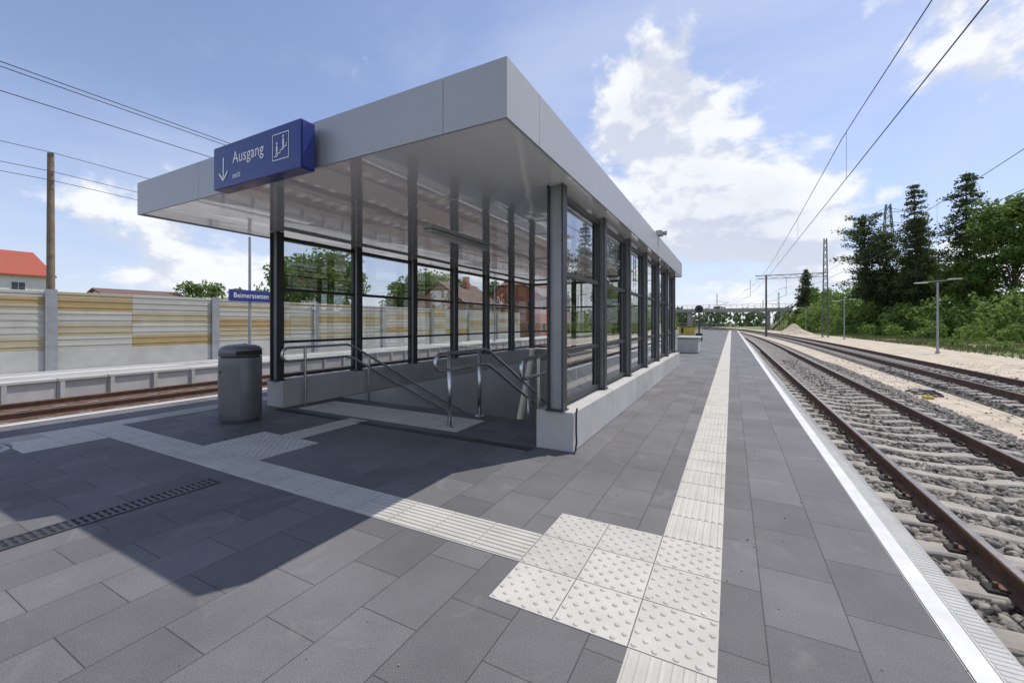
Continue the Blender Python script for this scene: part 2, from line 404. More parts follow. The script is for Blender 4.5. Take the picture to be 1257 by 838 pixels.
def tile(x,y,kind,near=True):
    g.box(x+.0025,x+TS-.0025,y+.0025,y+TS-.0025,-.01,.004,'tactile')
    if kind=='y' :
        for i in range(8):
            c=x+.02+i*.0372
            g.box(c-.009,c+.009,y+.006,y+TS-.006,.003,.008,'tactile',.003)
    elif kind=='x':
        for i in range(8):
            c=y+.02+i*.0372
            g.box(x+.006,x+TS-.006,c-.009,c+.009,.003,.008,'tactile',.003)
    else:
        for i in range(8):
            for j in range(8):
                cx=x+.021+i*.0368; cy=y+.021+j*.0368
                if (i+j)%2==0:
                    g.cyl((cx,cy,.003),(cx,cy,.009),.015,.009,'tactile',10)
X0=-.341
j=-20
while 1.55+j*TS<PY1-1:
    y=1.55+j*TS
    if 0<=j<3:
        for i in range(3): tile(X0-.6+i*TS,y,'s')
    else:
        tile(X0,y,'y') if y<30 else g.box(X0,X0+TS-.003,y,y+TS-.003,-.01,.005,'tactile')
    j+=1
x=X0-.6-TS
while x>-6.4:
    tile(x,1.85,'x'); x-=TS
xl=x+TS
for i in range(-40,150):
    y=1.85+i*TS
    if abs(y)<14: tile(xl-TS,y,'y' if i not in(-1,0,1) else 's')
    else: g.box(xl-TS,xl-.003,y,y+TS-.003,-.01,.005,'tactile')
for i in range(2):
    for k in(-1,-2): tile(xl+i*TS,1.85+k*TS,'s')
xs=X0-.6-TS*10
for i in range(3):
    for k in(1,2): tile(xs-TS+i*TS-TS,1.85+k*TS,'s')
for k in(3,4,5): tile(xs-TS,1.85+k*TS-.0,'y')
for i in range(9):
    for k in range(2): tile(-5.36+i*TS,3.72+k*TS,'x')
g.build('tactile_paving',pl)
dr=empty('drainage_channel',(-3.47,0,0)); g=MB()
g.quad(-3.545,-3.395,-9,1.72,.003,'gap')
for a,b in((-3.55,-3.535),(-3.405,-3.39)): g.box(a,b,-9,1.72,-.002,.008,'steel_dark')
y=-9
while y<1.7:
    g.box(-3.535,-3.475,y,y+.018,0,.0065,'steel_dark'); g.box(-3.465,-3.405,y,y+.018,0,.0065,'steel_dark'); y+=.035
g.box(-3.475,-3.465,-9,1.72,0,.007,'steel_dark')
g.build('grate',dr)
dr=empty('drainage_channel',(-3.6,3.55,0)); g=MB(); g.quad(-5.55,-1.67,3.50,3.60,.003,'gap')
x=-5.55
while x<-1.69: g.box(x,x+.016,3.505,3.595,0,.0065,'steel_dark'); x+=.034
g.build('grate',dr)
g=MB(); g.cyl((-6.25,.95,-.01),(-6.25,.95,.004),.34,.34,'edge',36); g.cyl((-6.25,.95,0),(-6.25,.95,.007),.28,.28,'bin',36); g.build('manhole_cover')
n=220; x=rng.uniform(-6.5,.6,n); y=rng.uniform(.6,9,n); ok=~((x>HX0)&(x<HX1)&(y>3.5))
C=np.stack([x,y,np.full(n,.004)],1)[ok]; rocks('grit',C,.0035)

# ------------------------------------------------------------ staircase
st=empty('underpass_staircase',(-3.6,7,0)); g=MB()
ns=20; rise=.16; run=.30
for i in range(ns):
    y0=HY0+i*run; z=-(i+1)*rise
    g.box(HX0,HX1,y0,y0+run+(.02 if i<ns-1 else 2.0),z-.3,z,'stair')
    g.box(HX0+.02,HX1-.02,y0+run-.06,y0+run-.005,z+.001,z+.006,'white' if i in(0,ns-1) else 'steel_dark')
g.box(HX0,HX1,HY0-.08,HY0,-.3,-.004,'stair')
g.build('steps',st)
g=MB()
g.box(HX0-.3,HX0,HY0,HY1,-3.4,-.004,'concrete_wall'); g.box(HX1,HX1+.3,HY0,HY1,-3.4,-.004,'concrete_wall')
g.box(HX0,HX1,HY1,HY1+.3,-3.4,-.004,'concrete_wall'); g.build('walls',st)

# ------------------------------------------------------------ shelter
sh=empty('stair_shelter',(-3.6,7.5,0))
PYS=[3.67+1.433*i for i in range(7)]
XR,XL=-1.463,-5.77
g=MB()
for (a,b) in((-1.66,-1.292),(-5.94,-5.572)):
    ysg=[3.63]+[p for p in PYS[1:-1]]+[12.45]
    for i in range(len(ysg)-1):
        g.box(a,b,ysg[i]+.003,ysg[i+1]-.003,.0,.37,'concrete_l',.008)
g.box(-5.569,-1.663,12.1,12.45,0,.37,'concrete_l',.008)
g.build('plinth_walls',sh)
g=MB()
def post(x,y,ax):
    w=.055; z0,z1=.37,2.498
    if ax=='x':
        g.box(x-.08,x-.065,y-w,y+w,z0,z1,'steel_dark'); g.box(x+.065,x+.08,y-w,y+w,z0,z1,'steel_dark'); g.box(x-.0645,x+.0645,y-.012,y+.012,z0,z1,'galv')
        g.box(x-.09,x+.09,y-.075,y+.075,z0,z0+.015,'steel_dark')
    else:
        g.box(x-w,x+w,y-.08,y-.065,z0,z1,'steel_dark'); g.box(x-w,x+w,y+.065,y+.08,z0,z1,'steel_dark'); g.box(x-.012,x+.012,y-.0645,y+.0645,z0,z1,'galv')
for x in(XR,XL):
    for y in PYS: post(x,y,'x')
BX=[XL+ (XR-XL)*i/3 for i in range(4)]
for x in BX[1:-1]: post(x,PYS[-1],'y')
g.build('steel_posts',sh)
g=MB(); gl=MB()
TR=[(.405,.45),(.90,.94),(1.66,1.705),(2.40,2.45)]
for x in(XR,XL):
    for i in range(6):
        a=PYS[i]+.056; b=PYS[i+1]-.056
        for z0,z1 in TR: g.box(x-.025,x+.025,a,b,z0,z1,'steel_dark')
        for s_,e_ in((a,a+.035),(b-.035,b)):
            for k in range(3): g.box(x-.022,x+.022,s_,e_,TR[k][1],TR[k+1][0],'steel_dark')
        for k in range(3):
            z0=TR[k][1]; z1=TR[k+1][0]
            e1=random.uniform(-.0012,.0012); e2=random.uniform(-.0012,.0012)
            gl.add([(x+e1,a+.035,z0),(x+e2,b-.035,z0),(x-e1,b-.035,z1),(x-e2,a+.035,z1)],[(0,1,2,3)],'glass')
y=PYS[-1]
for i in range(3):
    a=BX[i]+.056+(.03 if i==0 else 0); b=BX[i+1]-.056-(.03 if i==2 else 0)
    for z0,z1 in TR: g.box(a,b,y-.025,y+.025,z0,z1,'steel_dark')
    for k in range(3):
        z0=TR[k][1]; z1=TR[k+1][0]
        gl.add([(a,y,z0),(b,y,z0),(b,y,z1),(a,y,z1)],[(0,1,2,3)],'glass')
g.build('glazing_frames',sh); gl.build('glass_panes',sh)
RX0,RX1,RY0,RY1,RZ0,RZ1=-6.285,-1.243,2.275,12.62,2.5,2.87
g=MB()
g.box(RX0+.02,RX1-.02,RY0+.02,RY1-.02,2.53,2.85,'joint')
def fx(ya,yb,s):
    xs=[RX0,-4.90,-3.32,-1.74,RX1]
    for i in range(len(xs)-1):
        l=xs[i]+(0 if i==0 else .002); r=xs[i+1]-(0 if i==len(xs)-2 else .002)
        g.box(l,r,ya,yb,RZ0-.012,RZ1,'alu')
fx(RY0,RY0+.019,0); fx(RY1-.019,RY1,0)
yy=[RY0+.0192,2.77]+[2.77+1.58*i for i in range(1,6)]+[RY1-.0192]
for i in range(len(yy)-1):
    l=yy[i]+(0 if i==0 else .002); r=yy[i+1]-(0 if i==len(yy)-2 else .002)
    if r-l<.05: continue
    g.box(RX1-.019,RX1,l,r,RZ0-.012,RZ1,'alu'); g.box(RX0,RX0+.019,l,r,RZ0-.012,RZ1,'alu')
g.box(RX0+.0195,RX1-.0195,RY0+.0195,RY1-.0195,2.851,2.868,'galv')
g.build('roof_fascia',sh)
g=MB(); nx=8; ny=8
for i in range(nx):
    for j in range(ny):
        x0=RX0+.022+(RX1-RX0-.044)*i/nx+.0015; x1=RX0+.022+(RX1-RX0-.044)*(i+1)/nx-.0015
        y0=RY0+.022+(RY1-RY0-.044)*j/ny+.0015; y1=RY0+.022+(RY1-RY0-.044)*(j+1)/ny-.0015
        d=[random.uniform(-.0022,.0022) for _ in range(4)]
        g.add([(x0,y0,2.5+d[0]),(x1,y0,2.5+d[1]),(x1,y1,2.5+d[2]),(x0,y1,2.5+d[3]),(x0,y0,2.525),(x1,y0,2.525),(x1,y1,2.525),(x0,y1,2.525)],[(0,3,2,1),(4,5,6,7),(0,1,5,4),(1,2,6,5),(2,3,7,6),(3,0,4,7)],'soffit')
g.build('soffit',sh)
lf=empty('ceiling_lamp',(-3.72,5.3,2.45)); g=MB()
g.box(-3.80,-3.64,4.5,6.05,2.455,2.492,'frame',.008); g.box(-3.785,-3.655,4.53,6.02,2.425,2.454,'lamp_cover',.012); g.build('housing',lf)
ls=empty('loudspeaker',(-1.2,8,2.9)); g=MB(); g.box(-1.29,-1.17,8.3,8.5,2.875,2.97,'galv',.01); g.cyl((-1.25,8.4,2.86),(-1.25,8.4,2.9),.02,.02,'galv'); g.cyl((-1.17,8.4,2.925),(-1.10,8.4,2.915),.03,.05,'galv',16); g.build('horn',ls)
tube('black_cable',[(-1.275,3.70,.40),(-1.272,3.67,.36),(-1.27,3.66,.2),(-1.262,3.65,.1),(-1.27,3.64,.02),(-1.27,3.60,.012)],.009,'black')

def handrail(x,ya,side_posts,parent_name='stair_handrail'):
    e=empty(parent_name,(x,4.2,0))
    s=.533; y1=4.69; yb=10.6
    zu,zl=.85,.66
    arc=[(x,ya+.095-.095*math.sin(math.pi*i/8)-.0,(zu+zl)/2-.095*math.cos(math.pi*i/8)) for i in range(9)]
    low=[(x,yb,zl-s*(yb-y1-.06)),(x,y1+.06,zl-.03),(x,y1-.05,zl)]
    up=[(x,y1-.05,zu),(x,y1+.06,zu-.03),(x,yb,zu-s*(yb-y1-.06))]
    tube('rails',low+arc+up,.021,'stainless',e,res=4)
    g=MB(); 
    for py in side_posts:
        d=max(0,py-y1); zt=zu-s*d; 
        zb=0 if py<HY0 else -(int((py-HY0)/run)+1)*rise
        g.cyl((x,py,zb),(x,py,zt-.02),.024,.024,'stainless',14); g.cyl((x,py,zb),(x,py,zb+.012),.06,.06,'stainless',18)
    g.build('posts',e,True)
handrail(-2.86,3.60,[3.86,4.5,5.95,7.4,8.9])
def wallrail(x,wx,ya):
    e=empty('wall_handrail',(x,4.2,0)); s=.533;y1=4.69;yb=10.6;zu,zl=.85,.66
    arc=[(x,ya+.095-.095*math.sin(math.pi*i/8),(zu+zl)/2-.095*math.cos(math.pi*i/8)) for i in range(9)]
    low=[(x,yb,zl-s*(yb-y1-.06)),(x,y1+.06,zl-.03),(x,y1-.05,zl)]
    up=[(x,y1-.05,zu),(x,y1+.06,zu-.03),(x,yb,zu-s*(yb-y1-.06))]
    tube('rails',low+arc+up,.019,'stainless',e,res=4)
    g=MB()
    for py in(3.9,5.1,6.5,7.9,9.3):
        z=zu-s*max(0,py-y1)
        if py>5.6: g.cyl((x,py,z),(x,py,z-.1),.01,.01,'stainless',8); g.cyl((x,py,z-.1),(wx,py,z-.14),.01,.01,'stainless',8)
        else: g.cyl((x,py,0 if py<HY0 else -.32),(x,py,z),.02,.02,'stainless',12)
    g.build('brackets',e)
wallrail(-1.76,-1.66,3.50); wallrail(-5.47,-5.57,3.55)

# ------------------------------------------------------------ hanging exit sign
sg=empty('exit_sign',(-3.6,2.15,2.6)); g=MB()
g.box(-4.25,-3.0,2.10,2.225,2.425,2.815,'blue',.006)
g.box(-4.0,-3.9,2.225,2.275,2.5,2.75,'galv'); g.box(-3.35,-3.25,2.225,2.275,2.5,2.75,'galv')
g.box(-2.999,-2.992,2.112,2.213,2.437,2.803,'blue')
g.build('sign_box',sg)
g=MB(); yf=2.0975
def line(p,q,w,k='signwhite'):
    (x0,z0),(x1,z1)=p,q; L=math.hypot(x1-x0,z1-z0); nx,nz=-(z1-z0)/L*w/2,(x1-x0)/L*w/2
    g.add([(x0+nx,yf,z0+nz),(x0-nx,yf,z0-nz),(x1-nx,yf,z1-nz),(x1+nx,yf,z1+nz)],[(0,1,2,3)],k)
line((-4.09,2.70),(-4.09,2.52),.02); 
yf=2.0965; line((-4.09,2.495),(-4.16,2.565),.02); yf=2.096; line((-4.09,2.495),(-4.02,2.565),.02)
cx0,cx1,cz0,cz1=-3.355,-3.145,2.535,2.745
yf=2.0975
for a,b in(((cx0,cz0),(cx1,cz0)),((cx0,cz1),(cx1,cz1))): line(a,b,.008)
yf=2.0965
for a,b in(((cx0,cz0),(cx0,cz1)),((cx1,cz0),(cx1,cz1))): line(a,b,.008)
for i in range(4):
    yf=2.0972; line((cx0+.02+i*.04,cz0+.03+i*.022),(cx0+.06+i*.04,cz0+.03+i*.022),.008)
    yf=2.0968; line((cx0+.06+i*.04,cz0+.026+i*.022),(cx0+.06+i*.04,cz0+.056+i*.022),.008)
for px,pz in((-3.30,2.60),(-3.215,2.645)):
    yf=2.0970; line((px,pz),(px,pz+.05),.022); yf=2.0966; line((px,pz),(px-.015,pz-.03),.008); yf=2.0964; line((px,pz),(px+.015,pz-.03),.008)
    g.cyl((px,yf+.001,pz+.068),(px,yf-.0005,pz+.068),.011,.011,'signwhite',10)
g.build('symbols',sg)
R0=(math.pi/2,0,0)
text('text_ausgang','Ausgang',(-3.94,2.0975,2.665),R0,.145,'signwhite',sg,sx=.92,sp=1.04)
text('text_exit','exit',(-3.94,2.0975,2.51),R0,.075,'signwhite',sg,sp=1.05)

# ------------------------------------------------------------ litter bin
bx,by=-5.33,2.93
b_=empty('litter_bin',(bx,by,0)); g=MB()
g.lathe(bx,by,[(.17,.0),(.175,.02),(.175,.035),(.222,.037),(.226,.05),(.226,.775),(.222,.785)],'bin',48)
g.lathe(bx,by,[(.205,.78),(.205,.80)],'gap',40)
g.lathe(bx,by,[(.222,.797),(.228,.802),(.228,.86),(.222,.885),(.20,.908),(.16,.925),(.10,.934),(.0001,.937)],'bin',48)
v=[];f=[];n=14
for i in range(n+1):
    a=math.radians(-125+ 95*i/n)
    for z in(.10,.70): v.append((bx+.230*math.cos(a),by+.230*math.sin(a),z))
for i in range(n): f.append((2*i,2*i+2,2*i+3,2*i+1))
g.add(v,f,'bin'); g.cyl((bx+.0,by-.2,.62),(bx+.0,by-.237,.62),.012,.012,'gap',12)
v=[];f=[]
for i in range(13):
    a=math.radians(-40+ 80*i/12); h=.865
    for z in(.812,h): v.append((bx+.2295*math.cos(a),by+.2295*math.sin(a),z))
for i in range(12): f.append((2*i,2*i+2,2*i+3,2*i+1))
g.add(v,f,'gap'); g.cyl((bx,by,.93),(bx,by,.945),.07,.065,'stainless',24)
g.build('body',b_,True)

g=MB(); g.box(-1.9,-1.15,17.6,19.2,0,.58,'concrete_l',.03); g.box(-1.95,-1.1,17.55,19.25,.58,.64,'concrete',.01); g.build('concrete_bench')
e=empty('platform_signal',(-1.0,32,0)); g=MB(); g.cyl((-1.9,30,0),(-1.9,30,2.2),.05,.05,'steel_dark'); g.cyl((-1.9,29.93,2.1),(-1.9,30.05,2.1),.26,.26,'steel_dark',20); g.box(-2.1,-1.7,29.9,30.1,0,.5,'steel_dark'); g.cyl((-1.9,29.9,2.1),(-1.9,29.93,2.1),.1,.12,'gap'); g.build('mast',e)
e=empty('platform_barrier',(-4,60,0)); g=MB()
for x in np.arange(-7.3,.7,1.3): g.box(x,x+.06,70,70.06,0,1.1,'galv')
g.box(-7.3,.6,70,70.05,1.05,1.1,'galv'); g.box(-7.3,.6,70,70.05,.55,.6,'galv'); g.build('railing',e)
g=MB(); g.box(-4.6,-3.2,44,46,0,.8,'yellow',.03); g.box(-4.7,-3.1,43.9,46.1,.8,.88,'steel_dark'); g.box(-4.4,-4.2,43.96,43.999,.2,.7,'gap'); g.build('grit_container')

# ------------------------------------------------------------ opposite platform + noise barrier
op=empty('opposite_platform',(-17,20,-.27)); g=MB()
g.quad(-18.4,-15.75,-20,60,-.265,'platform_far')
y=-20
while y<60:
    g.box(-15.95,-15.6,y+.012,y+.988,-.34,-.258,'concrete_l',.012)
    g.box(-15.80,-15.66,y+.006,y+.994,-.95,-.341,'concrete_l',.01)
    g.box(-15.66,-15.60,y+.05,y+.14,-.95,-.341,'concrete_l')
    y+=1.0
g.quad(-17.3,-17.0,-20,60,-.261,'white')
g.build('slabs',op)
nb=empty('noise_barrier',(-18.5,10,0)); g=MB()
sp_=4.56; y0=4.57-sp_*6
y=y0;i=0
n=9; H=(2.17-.365)/n
A='nw_light';B='nw_beige';T='nw_tan'
pats=[([B,B,A,A,T,T,A,A,B],[A,A,A,B,B,T,A,A,A]),([A,T,T,A,A,B,B,A,A],[B,B,A,A,A,A,B,T,A]),([A,A,B,B,A,A,T,T,B],[T,T,A,A,B,B,A,A,A]),([A,B,B,T,T,A,A,B,A],[A,A,A,T,B,B,A,A,B])]
while y<33:
    g.box(-18.62,-18.38,y-.09,y+.09,-.3,2.20,'galv'); g.box(-18.36,-18.34,y-.13,y+.13,-.3,2.22,'galv'); g.box(-18.379,-18.361,y-.02,y+.02,-.3,2.2,'galv')
    g.box(-18.56,-18.42,y+.1,y+sp_-.1,-.3,.36,'concrete_l',.01)
    s1,s2=pats[i%4]; sh_=(.35+.4*((i*37)%10)/10)*sp_
    for k in range(n):
        z=.365+k*H; m1=s1[k]; m2=s2[k]
        for q in range(2):
            zz=z+q*H/2
            if m1==m2: g.box(-18.55,-18.43+.012*(q%2),y+.1,y+sp_-.1,zz,zz+H/2-.004,m1,.01)
            else:
                g.box(-18.55,-18.43+.012*(q%2),y+.1,y+sh_-.003,zz,zz+H/2-.004,m1,.01); g.box(-18.55,-18.43+.012*(q%2),y+sh_+.003,y+sp_-.1,zz,zz+H/2-.004,m2,.01)
    y+=sp_; i+=1
g.build('panels_and_posts',nb)

ns_=empty('station_name_sign',(-16.35,9.3,2.2)); g=MB()
g.cyl((-16.4,9.35,-.265),(-16.4,9.35,4.5),.06,.045,'galv',14); g.box(-16.33,-16.27,8.55,10.15,2.0,2.44,'blue',.008); g.cyl((-16.4,9.35,-.265),(-16.4,9.35,-.2),.12,.12,'galv')
g.box(-16.37,-16.33,9.2,9.5,2.15,2.3,'galv')
g.build('sign_panel',ns_)
text('text_name','Beimerstetten',(-16.266,9.35,2.22),(math.pi/2,0,math.pi/2),.26,'signwhite',ns_,'CENTER',.84,.001,1.05)
for y in(28,48):
    e=empty('platform_lamp',(-16.4,y,0)); g=MB(); g.cyl((-16.4,y,-.265),(-16.4,y,4.5),.06,.045,'galv',10); g.cyl((-16.4,y,4.48),(-15.6,y,4.6),.03,.03,'galv',8); g.box(-15.9,-15.3,y-.08,y+.08,4.56,4.63,'galv',.02); g.build('pole',e)

def upole(x,y,h,zb=-.95):
    e=empty('utility_pole',(x,y,zb)); g=MB(); g.cyl((x,y,zb),(x,y,h),.14,.10,'wood',12)
    for z in(h-.15,h-.9,h-1.25): g.cyl((x+.1,y,z),(x+.22,y,z),.015,.015,'galv',6); g.cyl((x+.2,y,z),(x+.2,y,z+.14),.04,.03,'porcelain',8)
    g.build('pole',e)
for y in(-34,5.96,46,86): upole(-24,y,7.95)
def wire(x,z,ys_,sag):
    P=[]
    for a,b in zip(ys_[:-1],ys_[1:]):
        for i in range(10):
            t=i/10; P.append((x,a+(b-a)*t,z-4*sag*t*(1-t)))
    P.append((x,ys_[-1],z)); return P
W=[wire(-23.8,z,(-34,5.96,46,86),.35) for z in(7.94,7.19,6.84)]
tube('overhead_line',W,.011,'black',res=1)
for y in(-40,60): 
    e=empty('power_pole',(-20,y,-.9)); g=MB(); g.cyl((-20,y,-.95),(-20,y,9.7),.2,.13,'wood',12); g.box(-20.6,-19.4,y-.05,y+.05,8.6,8.7,'galv'); g.build('pole',e)
W=[]
for x,z in((-20,9.55),(-20.25,9.5),(-20.0,8.65)):
    P=[(x,-40+100*i/24,z-.9*4*(i/24)*(1-i/24)*.3) for i in range(25)]; W.append(P)
tube('overhead_line',W,.014,'black',res=1)

# ------------------------------------------------------------ catenary
cat=empty('overhead_catenary',(4.6,20,5)); W=[];D=[]
for cx in(T1+.06,T2+.05):
    yy=[-32+2*i for i in range(53)]+[76,80,90,100,120,150]
    cw=[];mw=[]
    for y in yy:
        t=((y-13.65)/60.)%1.0; o=off(y)
        cw.append((cx+o,y,4.92)); mw.append((cx+o,y,6.15-.55*4*t*(1-t)))
    W+= [cw,mw]
    for y in np.arange(-31,120,8.9):
        t=((y-13.65)/60.)%1.0; D.append([(cx+off(y),y,4.92),(cx+off(y),y,6.15-.55*4*t*(1-t))])
tube('contact_and_messenger_wires',W,.010,'black',cat,res=1); tube('droppers',D,.004,'black',cat,res=1)
def lattice(g,x,y,z0,z1,w0,w1,nseg,k='galv',r=.03):
    L=[]
    for i in range(nseg+1):
        t=i/nseg; w=w0+(w1-w0)*t; z=z0+(z1-z0)*t
        L.append([(x-w,y-w,z),(x+w,y-w,z),(x+w,y+w,z),(x-w,y+w,z)])
    for i in range(nseg):
        for j in range(4):
            g.beam(L[i][j],L[i+1][j],r*1.3,k)
            g.beam(L[i][j],L[i+1][(j+1)%4],r*.7,k); g.beam(L[i][(j+1)%4],L[i+1][j],r*.7,k)
e=empty('catenary_gantry',(8,73,0)); g=MB()
lattice(g,11.8,73,-.95,13.2,.35,.16,14,'mast',.05); g.cyl((4.6,73,-.95),(4.6,73,8.4),.16,.12,'mast',10)
g.beam((3.2,73,8.3),(12,73,8.3),.10,'mast'); g.beam((3.2,73,7.8),(12,73,7.8),.07,'mast')
for i in range(11): g.beam((3.2+i*.8,73,7.8 if i%2 else 8.3),(4.0+i*.8,73,8.3 if i%2 else 7.8),.05,'mast')
for cx in(T1+off(73),T2+off(73)):
    g.beam((cx+.9,73,7.8),(cx+.9,73,5.2),.05,'mast'); g.beam((cx+.9,73,5.2),(cx,73,5.0),.03,'mast'); g.beam((cx+.9,73,6.4),(cx,73,6.2),.03,'mast')
g.build('masts_and_beam',e)
for x,y,h in((10.6,125,9),(-3.5,125,9),(9.5,165,9),(-7,165,8),(-14.6,100,8)):
    e=empty('catenary_mast',(x,y,-.95)); g=MB(); lattice(g,x,y,-.95,h,.25,.12,9,'mast',.04); dx=-2.8 if x>0 else 2.8
    g.beam((x,y,7),(x+dx,y,6.6),.06,'mast'); g.beam((x,y,5.6),(x+dx,y,6.6),.06,'mast'); g.build('mast',e)
for (x,y,s) in((12.4,38.5,1),(12.6,66,1),(12.0,92,1),(10.5,118,1)):
    e=empty('street_lamp',(x,y,-.9)); g=MB(); g.cyl((x,y,-.95),(x,y,3.95),.07,.05,'galv',12); g.cyl((x,y,-.95),(x,y,-.75),.12,.12,'galv',12)
    g.beam((x-1.1,y,3.95),(x+1.1,y,4.12),.05,'galv'); g.box(x-1.2,x-.5,y-.1,y+.1,3.90,3.97,'galv',.02); g.box(x+.5,x+1.2,y-.1,y+.1,4.10,4.17,'galv',.02); g.build('pole_and_arms',e)
e=empty('electricity_pylon',(50,196,0)); g=MB(); lattice(g,50,196,-1,44,3.2,.6,14,'mast',.17)
for z,w in((30,8),(36,6.5),(41,4.5)):
    for s_ in(-1,1):
        g.beam((50,196,z),(50+s_*w,196,z),.15,'mast'); g.beam((50,196,z+1.8),(50+s_*w,196,z),.12,'mast'); g.cyl((50+s_*w,196,z),(50+s_*w,196,z-1.5),.1,.1,'porcelain',6)
g.build('tower',e)
e=empty('track_cable',(5,14,-.9)); 
P=[(5.0+.28*math.cos(a*.5)*(1+.05*a/6),16+.35*math.sin(a*.5)+.02*a,-.87+.01*(a%5)) for a in range(40)]
tube('coil',P,.018,'black',e); g=MB(); g.box(4.7,4.9,15.4,15.6,-.905,-.82,'yellow',.015); g.cyl((4.8,15.5,-.82),(4.8,15.5,-.78),.04,.03,'yellow',10); g.box(5.1,5.4,16.9,17.2,-.905,-.8,'galv',.02); g.build('connector',e)
def mound(name,cx,cy,r,h,k,n=28):
    v=[];f=[]
    for i in range(n):
        for j in range(n):
            x=(i/(n-1)-.5)*2;y=(j/(n-1)-.5)*2;d=math.hypot(x,y)
            z=h*max(0,1-d)*(1+.25*math.sin(5*x+2)*math.cos(4*y))+.06*random.random()*max(0,1-d)*h
            v.append((cx+x*r,cy+y*r,-.96+z))
    for i in range(n-1):
        for j in range(n-1): a=i*n+j; f.append((a,a+n,a+n+1,a+1))
    g=MB(); g.add(v,f,k); g.build(name,smooth=False)
mound('sand_pile',9.8,88,3.4,1.7,'sand')

# ------------------------------------------------------------ bridge
br=empty('road_bridge',(0,150,5)); g=MB()
g.box(-45,16,148,156,4.7,5.5,'concrete'); g.box(-45,16,147.8,148,5.2,5.75,'concrete_l')
g.build('deck',br); g=MB()
for x in(-30,-13,9.5): g.box(x,x+1.0,149,155,-.95,4.7,'concrete')
g.build('piers',br); g=MB()
for x in np.arange(-45,16,1.6): g.box(x,x+.07,147.85,147.92,5.75,6.85,'steel_dark')
g.box(-45,16,147.84,147.93,6.85,6.93,'steel_dark'); g.box(-45,16,147.86,147.91,6.3,6.35,'steel_dark'); g.build('railing',br)
def ramp(name,x0,x1,x2,h):
    g=MB(); v=[(x0,136,-.96),(x1,147.5,h),(x2,147.5,h),(x2,136,-.96),(x0,168,-.96),(x1,156.5,h),(x2,156.5,h),(x2,168,-.96)]
    g.add(v,[(0,3,2,1),(1,2,6,5),(5,6,7,4),(0,1,5,4)],'grass'); g.build(name)
ramp('bridge_embankment',11,16,150,4.68)
g=MB(); v=[(-40,136,-.96),(-45,147.5,4.68),(-200,147.5,4.68),(-200,136,-.96),(-40,168,-.96),(-45,156.5,4.68),(-200,156.5,4.68),(-200,168,-.96)]
g.add(v,[(0,1,2,3),(1,5,6,2),(5,4,7,6),(0,4,5,1)],'grass'); g.build('bridge_embankment')

# ------------------------------------------------------------ buildings
def house(name,x0,x1,y0,y1,ze,zr,wall,roof,axis='x',wins=(3,4),storeys=1,chim=True):
    e=empty(name,((x0+x1)/2,(y0+y1)/2,-.95)); g=MB()
    g.box(x0,x1,y0,y1,-.95,ze,wall)
    ov=.4
    if axis=='x':
        ym=(y0+y1)/2
        g.add([(x0,y0,ze),(x0,y1,ze),(x0,ym,zr)],[(0,1,2)],wall); g.add([(x1,y0,ze),(x1,y1,ze),(x1,ym,zr)],[(0,1,2)],wall)
    else:
        xm=(x0+x1)/2
        g.add([(x0,y0,ze),(x1,y0,ze),(xm,y0,zr)],[(0,1,2)],wall); g.add([(x0,y1,ze),(x1,y1,ze),(xm,y1,zr)],[(0,1,2)],wall)
    g.build('walls',e); g=MB()
    if axis=='x':
        sl=(zr-ze)/((y1-y0)/2); a=[(x0-ov,y0-ov,ze-ov*sl),(x1+ov,y0-ov,ze-ov*sl),(x1+ov,ym,zr),(x0-ov,ym,zr),(x1+ov,y1+ov,ze-ov*sl),(x0-ov,y1+ov,ze-ov*sl)]
    else:
        sl=(zr-ze)/((x1-x0)/2); a=[(x0-ov,y1+ov,ze-ov*sl),(x0-ov,y0-ov,ze-ov*sl),(xm,y0-ov,zr),(xm,y1+ov,zr),(x1+ov,y0-ov,ze-ov*sl),(x1+ov,y1+ov,ze-ov*sl)]
    b=[(p[0],p[1],p[2]+.18) for p in a]
    g.add(a+b,[(0,3,2,1),(3,5,4,2),(6,7,8,9),(9,8,10,11),(0,1,7,6),(4,5,11,10),(1,2,8,7),(2,4,10,8),(3,0,6,9),(5,3,9,11)],roof)
    if chim: cx=(x0+x1)/2+.8; cy=(y0+y1)/2+.6; g.box(cx-.3,cx+.3,cy-.3,cy+.3,zr-1,zr+.9,'brick'); g.box(cx-.36,cx+.36,cy-.36,cy+.36,zr+.9,zr+1.0,'concrete')
    g.build('roof',e); g=MB()
    H=(ze+.95)/storeys
    for s_ in range(storeys):
        zb=-.95+s_*H+H*.32; zt=zb+H*.45
        for i in range(wins[1]):
            yc=y0+(y1-y0)*(i+.5)/wins[1]
            door=(s_==0 and i==1); z0=-.9 if door else zb
            g.box(x1,x1+.05,yc-.55,yc+.55,z0-.06,zt+.06,'frame'); 
            for q in(-.5,.02): g.box(x1+.05,x1+.06,yc+q,yc+q+.48,z0,zt,'window')
        for i in range(wins[0]):
            xc=x0+(x1-x0)*(i+.5)/wins[0]
            g.box(xc-.5,xc+.5,y0-.05,y0,zb-.06,zt+.06,'frame')
            for q in(-.45,.02): g.box(xc+q,xc+q+.43,y0-.06,y0-.05,zb,zt,'window')
    g.build('windows_and_door',e)
house('station_building',-28.5,-21,47,58,4.6,7.0,'brick','tile2','y',(3,5),2)
house('brick_house',-33,-26,38,45,3.4,5.8,'plaster2','tile2','y',(2,3),1)
house('white_house',-86,-70.5,7.5,17.5,6.6,9.9,'plaster','tile','y',(4,2),2)
house('garden_house',-76,-62,21,29,3.2,5.3,'plaster','tile2','y',(3,3),1,False)
house('garden_house',-66,-58,32,42,3.0,4.5,'brick','tile2','y',(3,3),1,False)

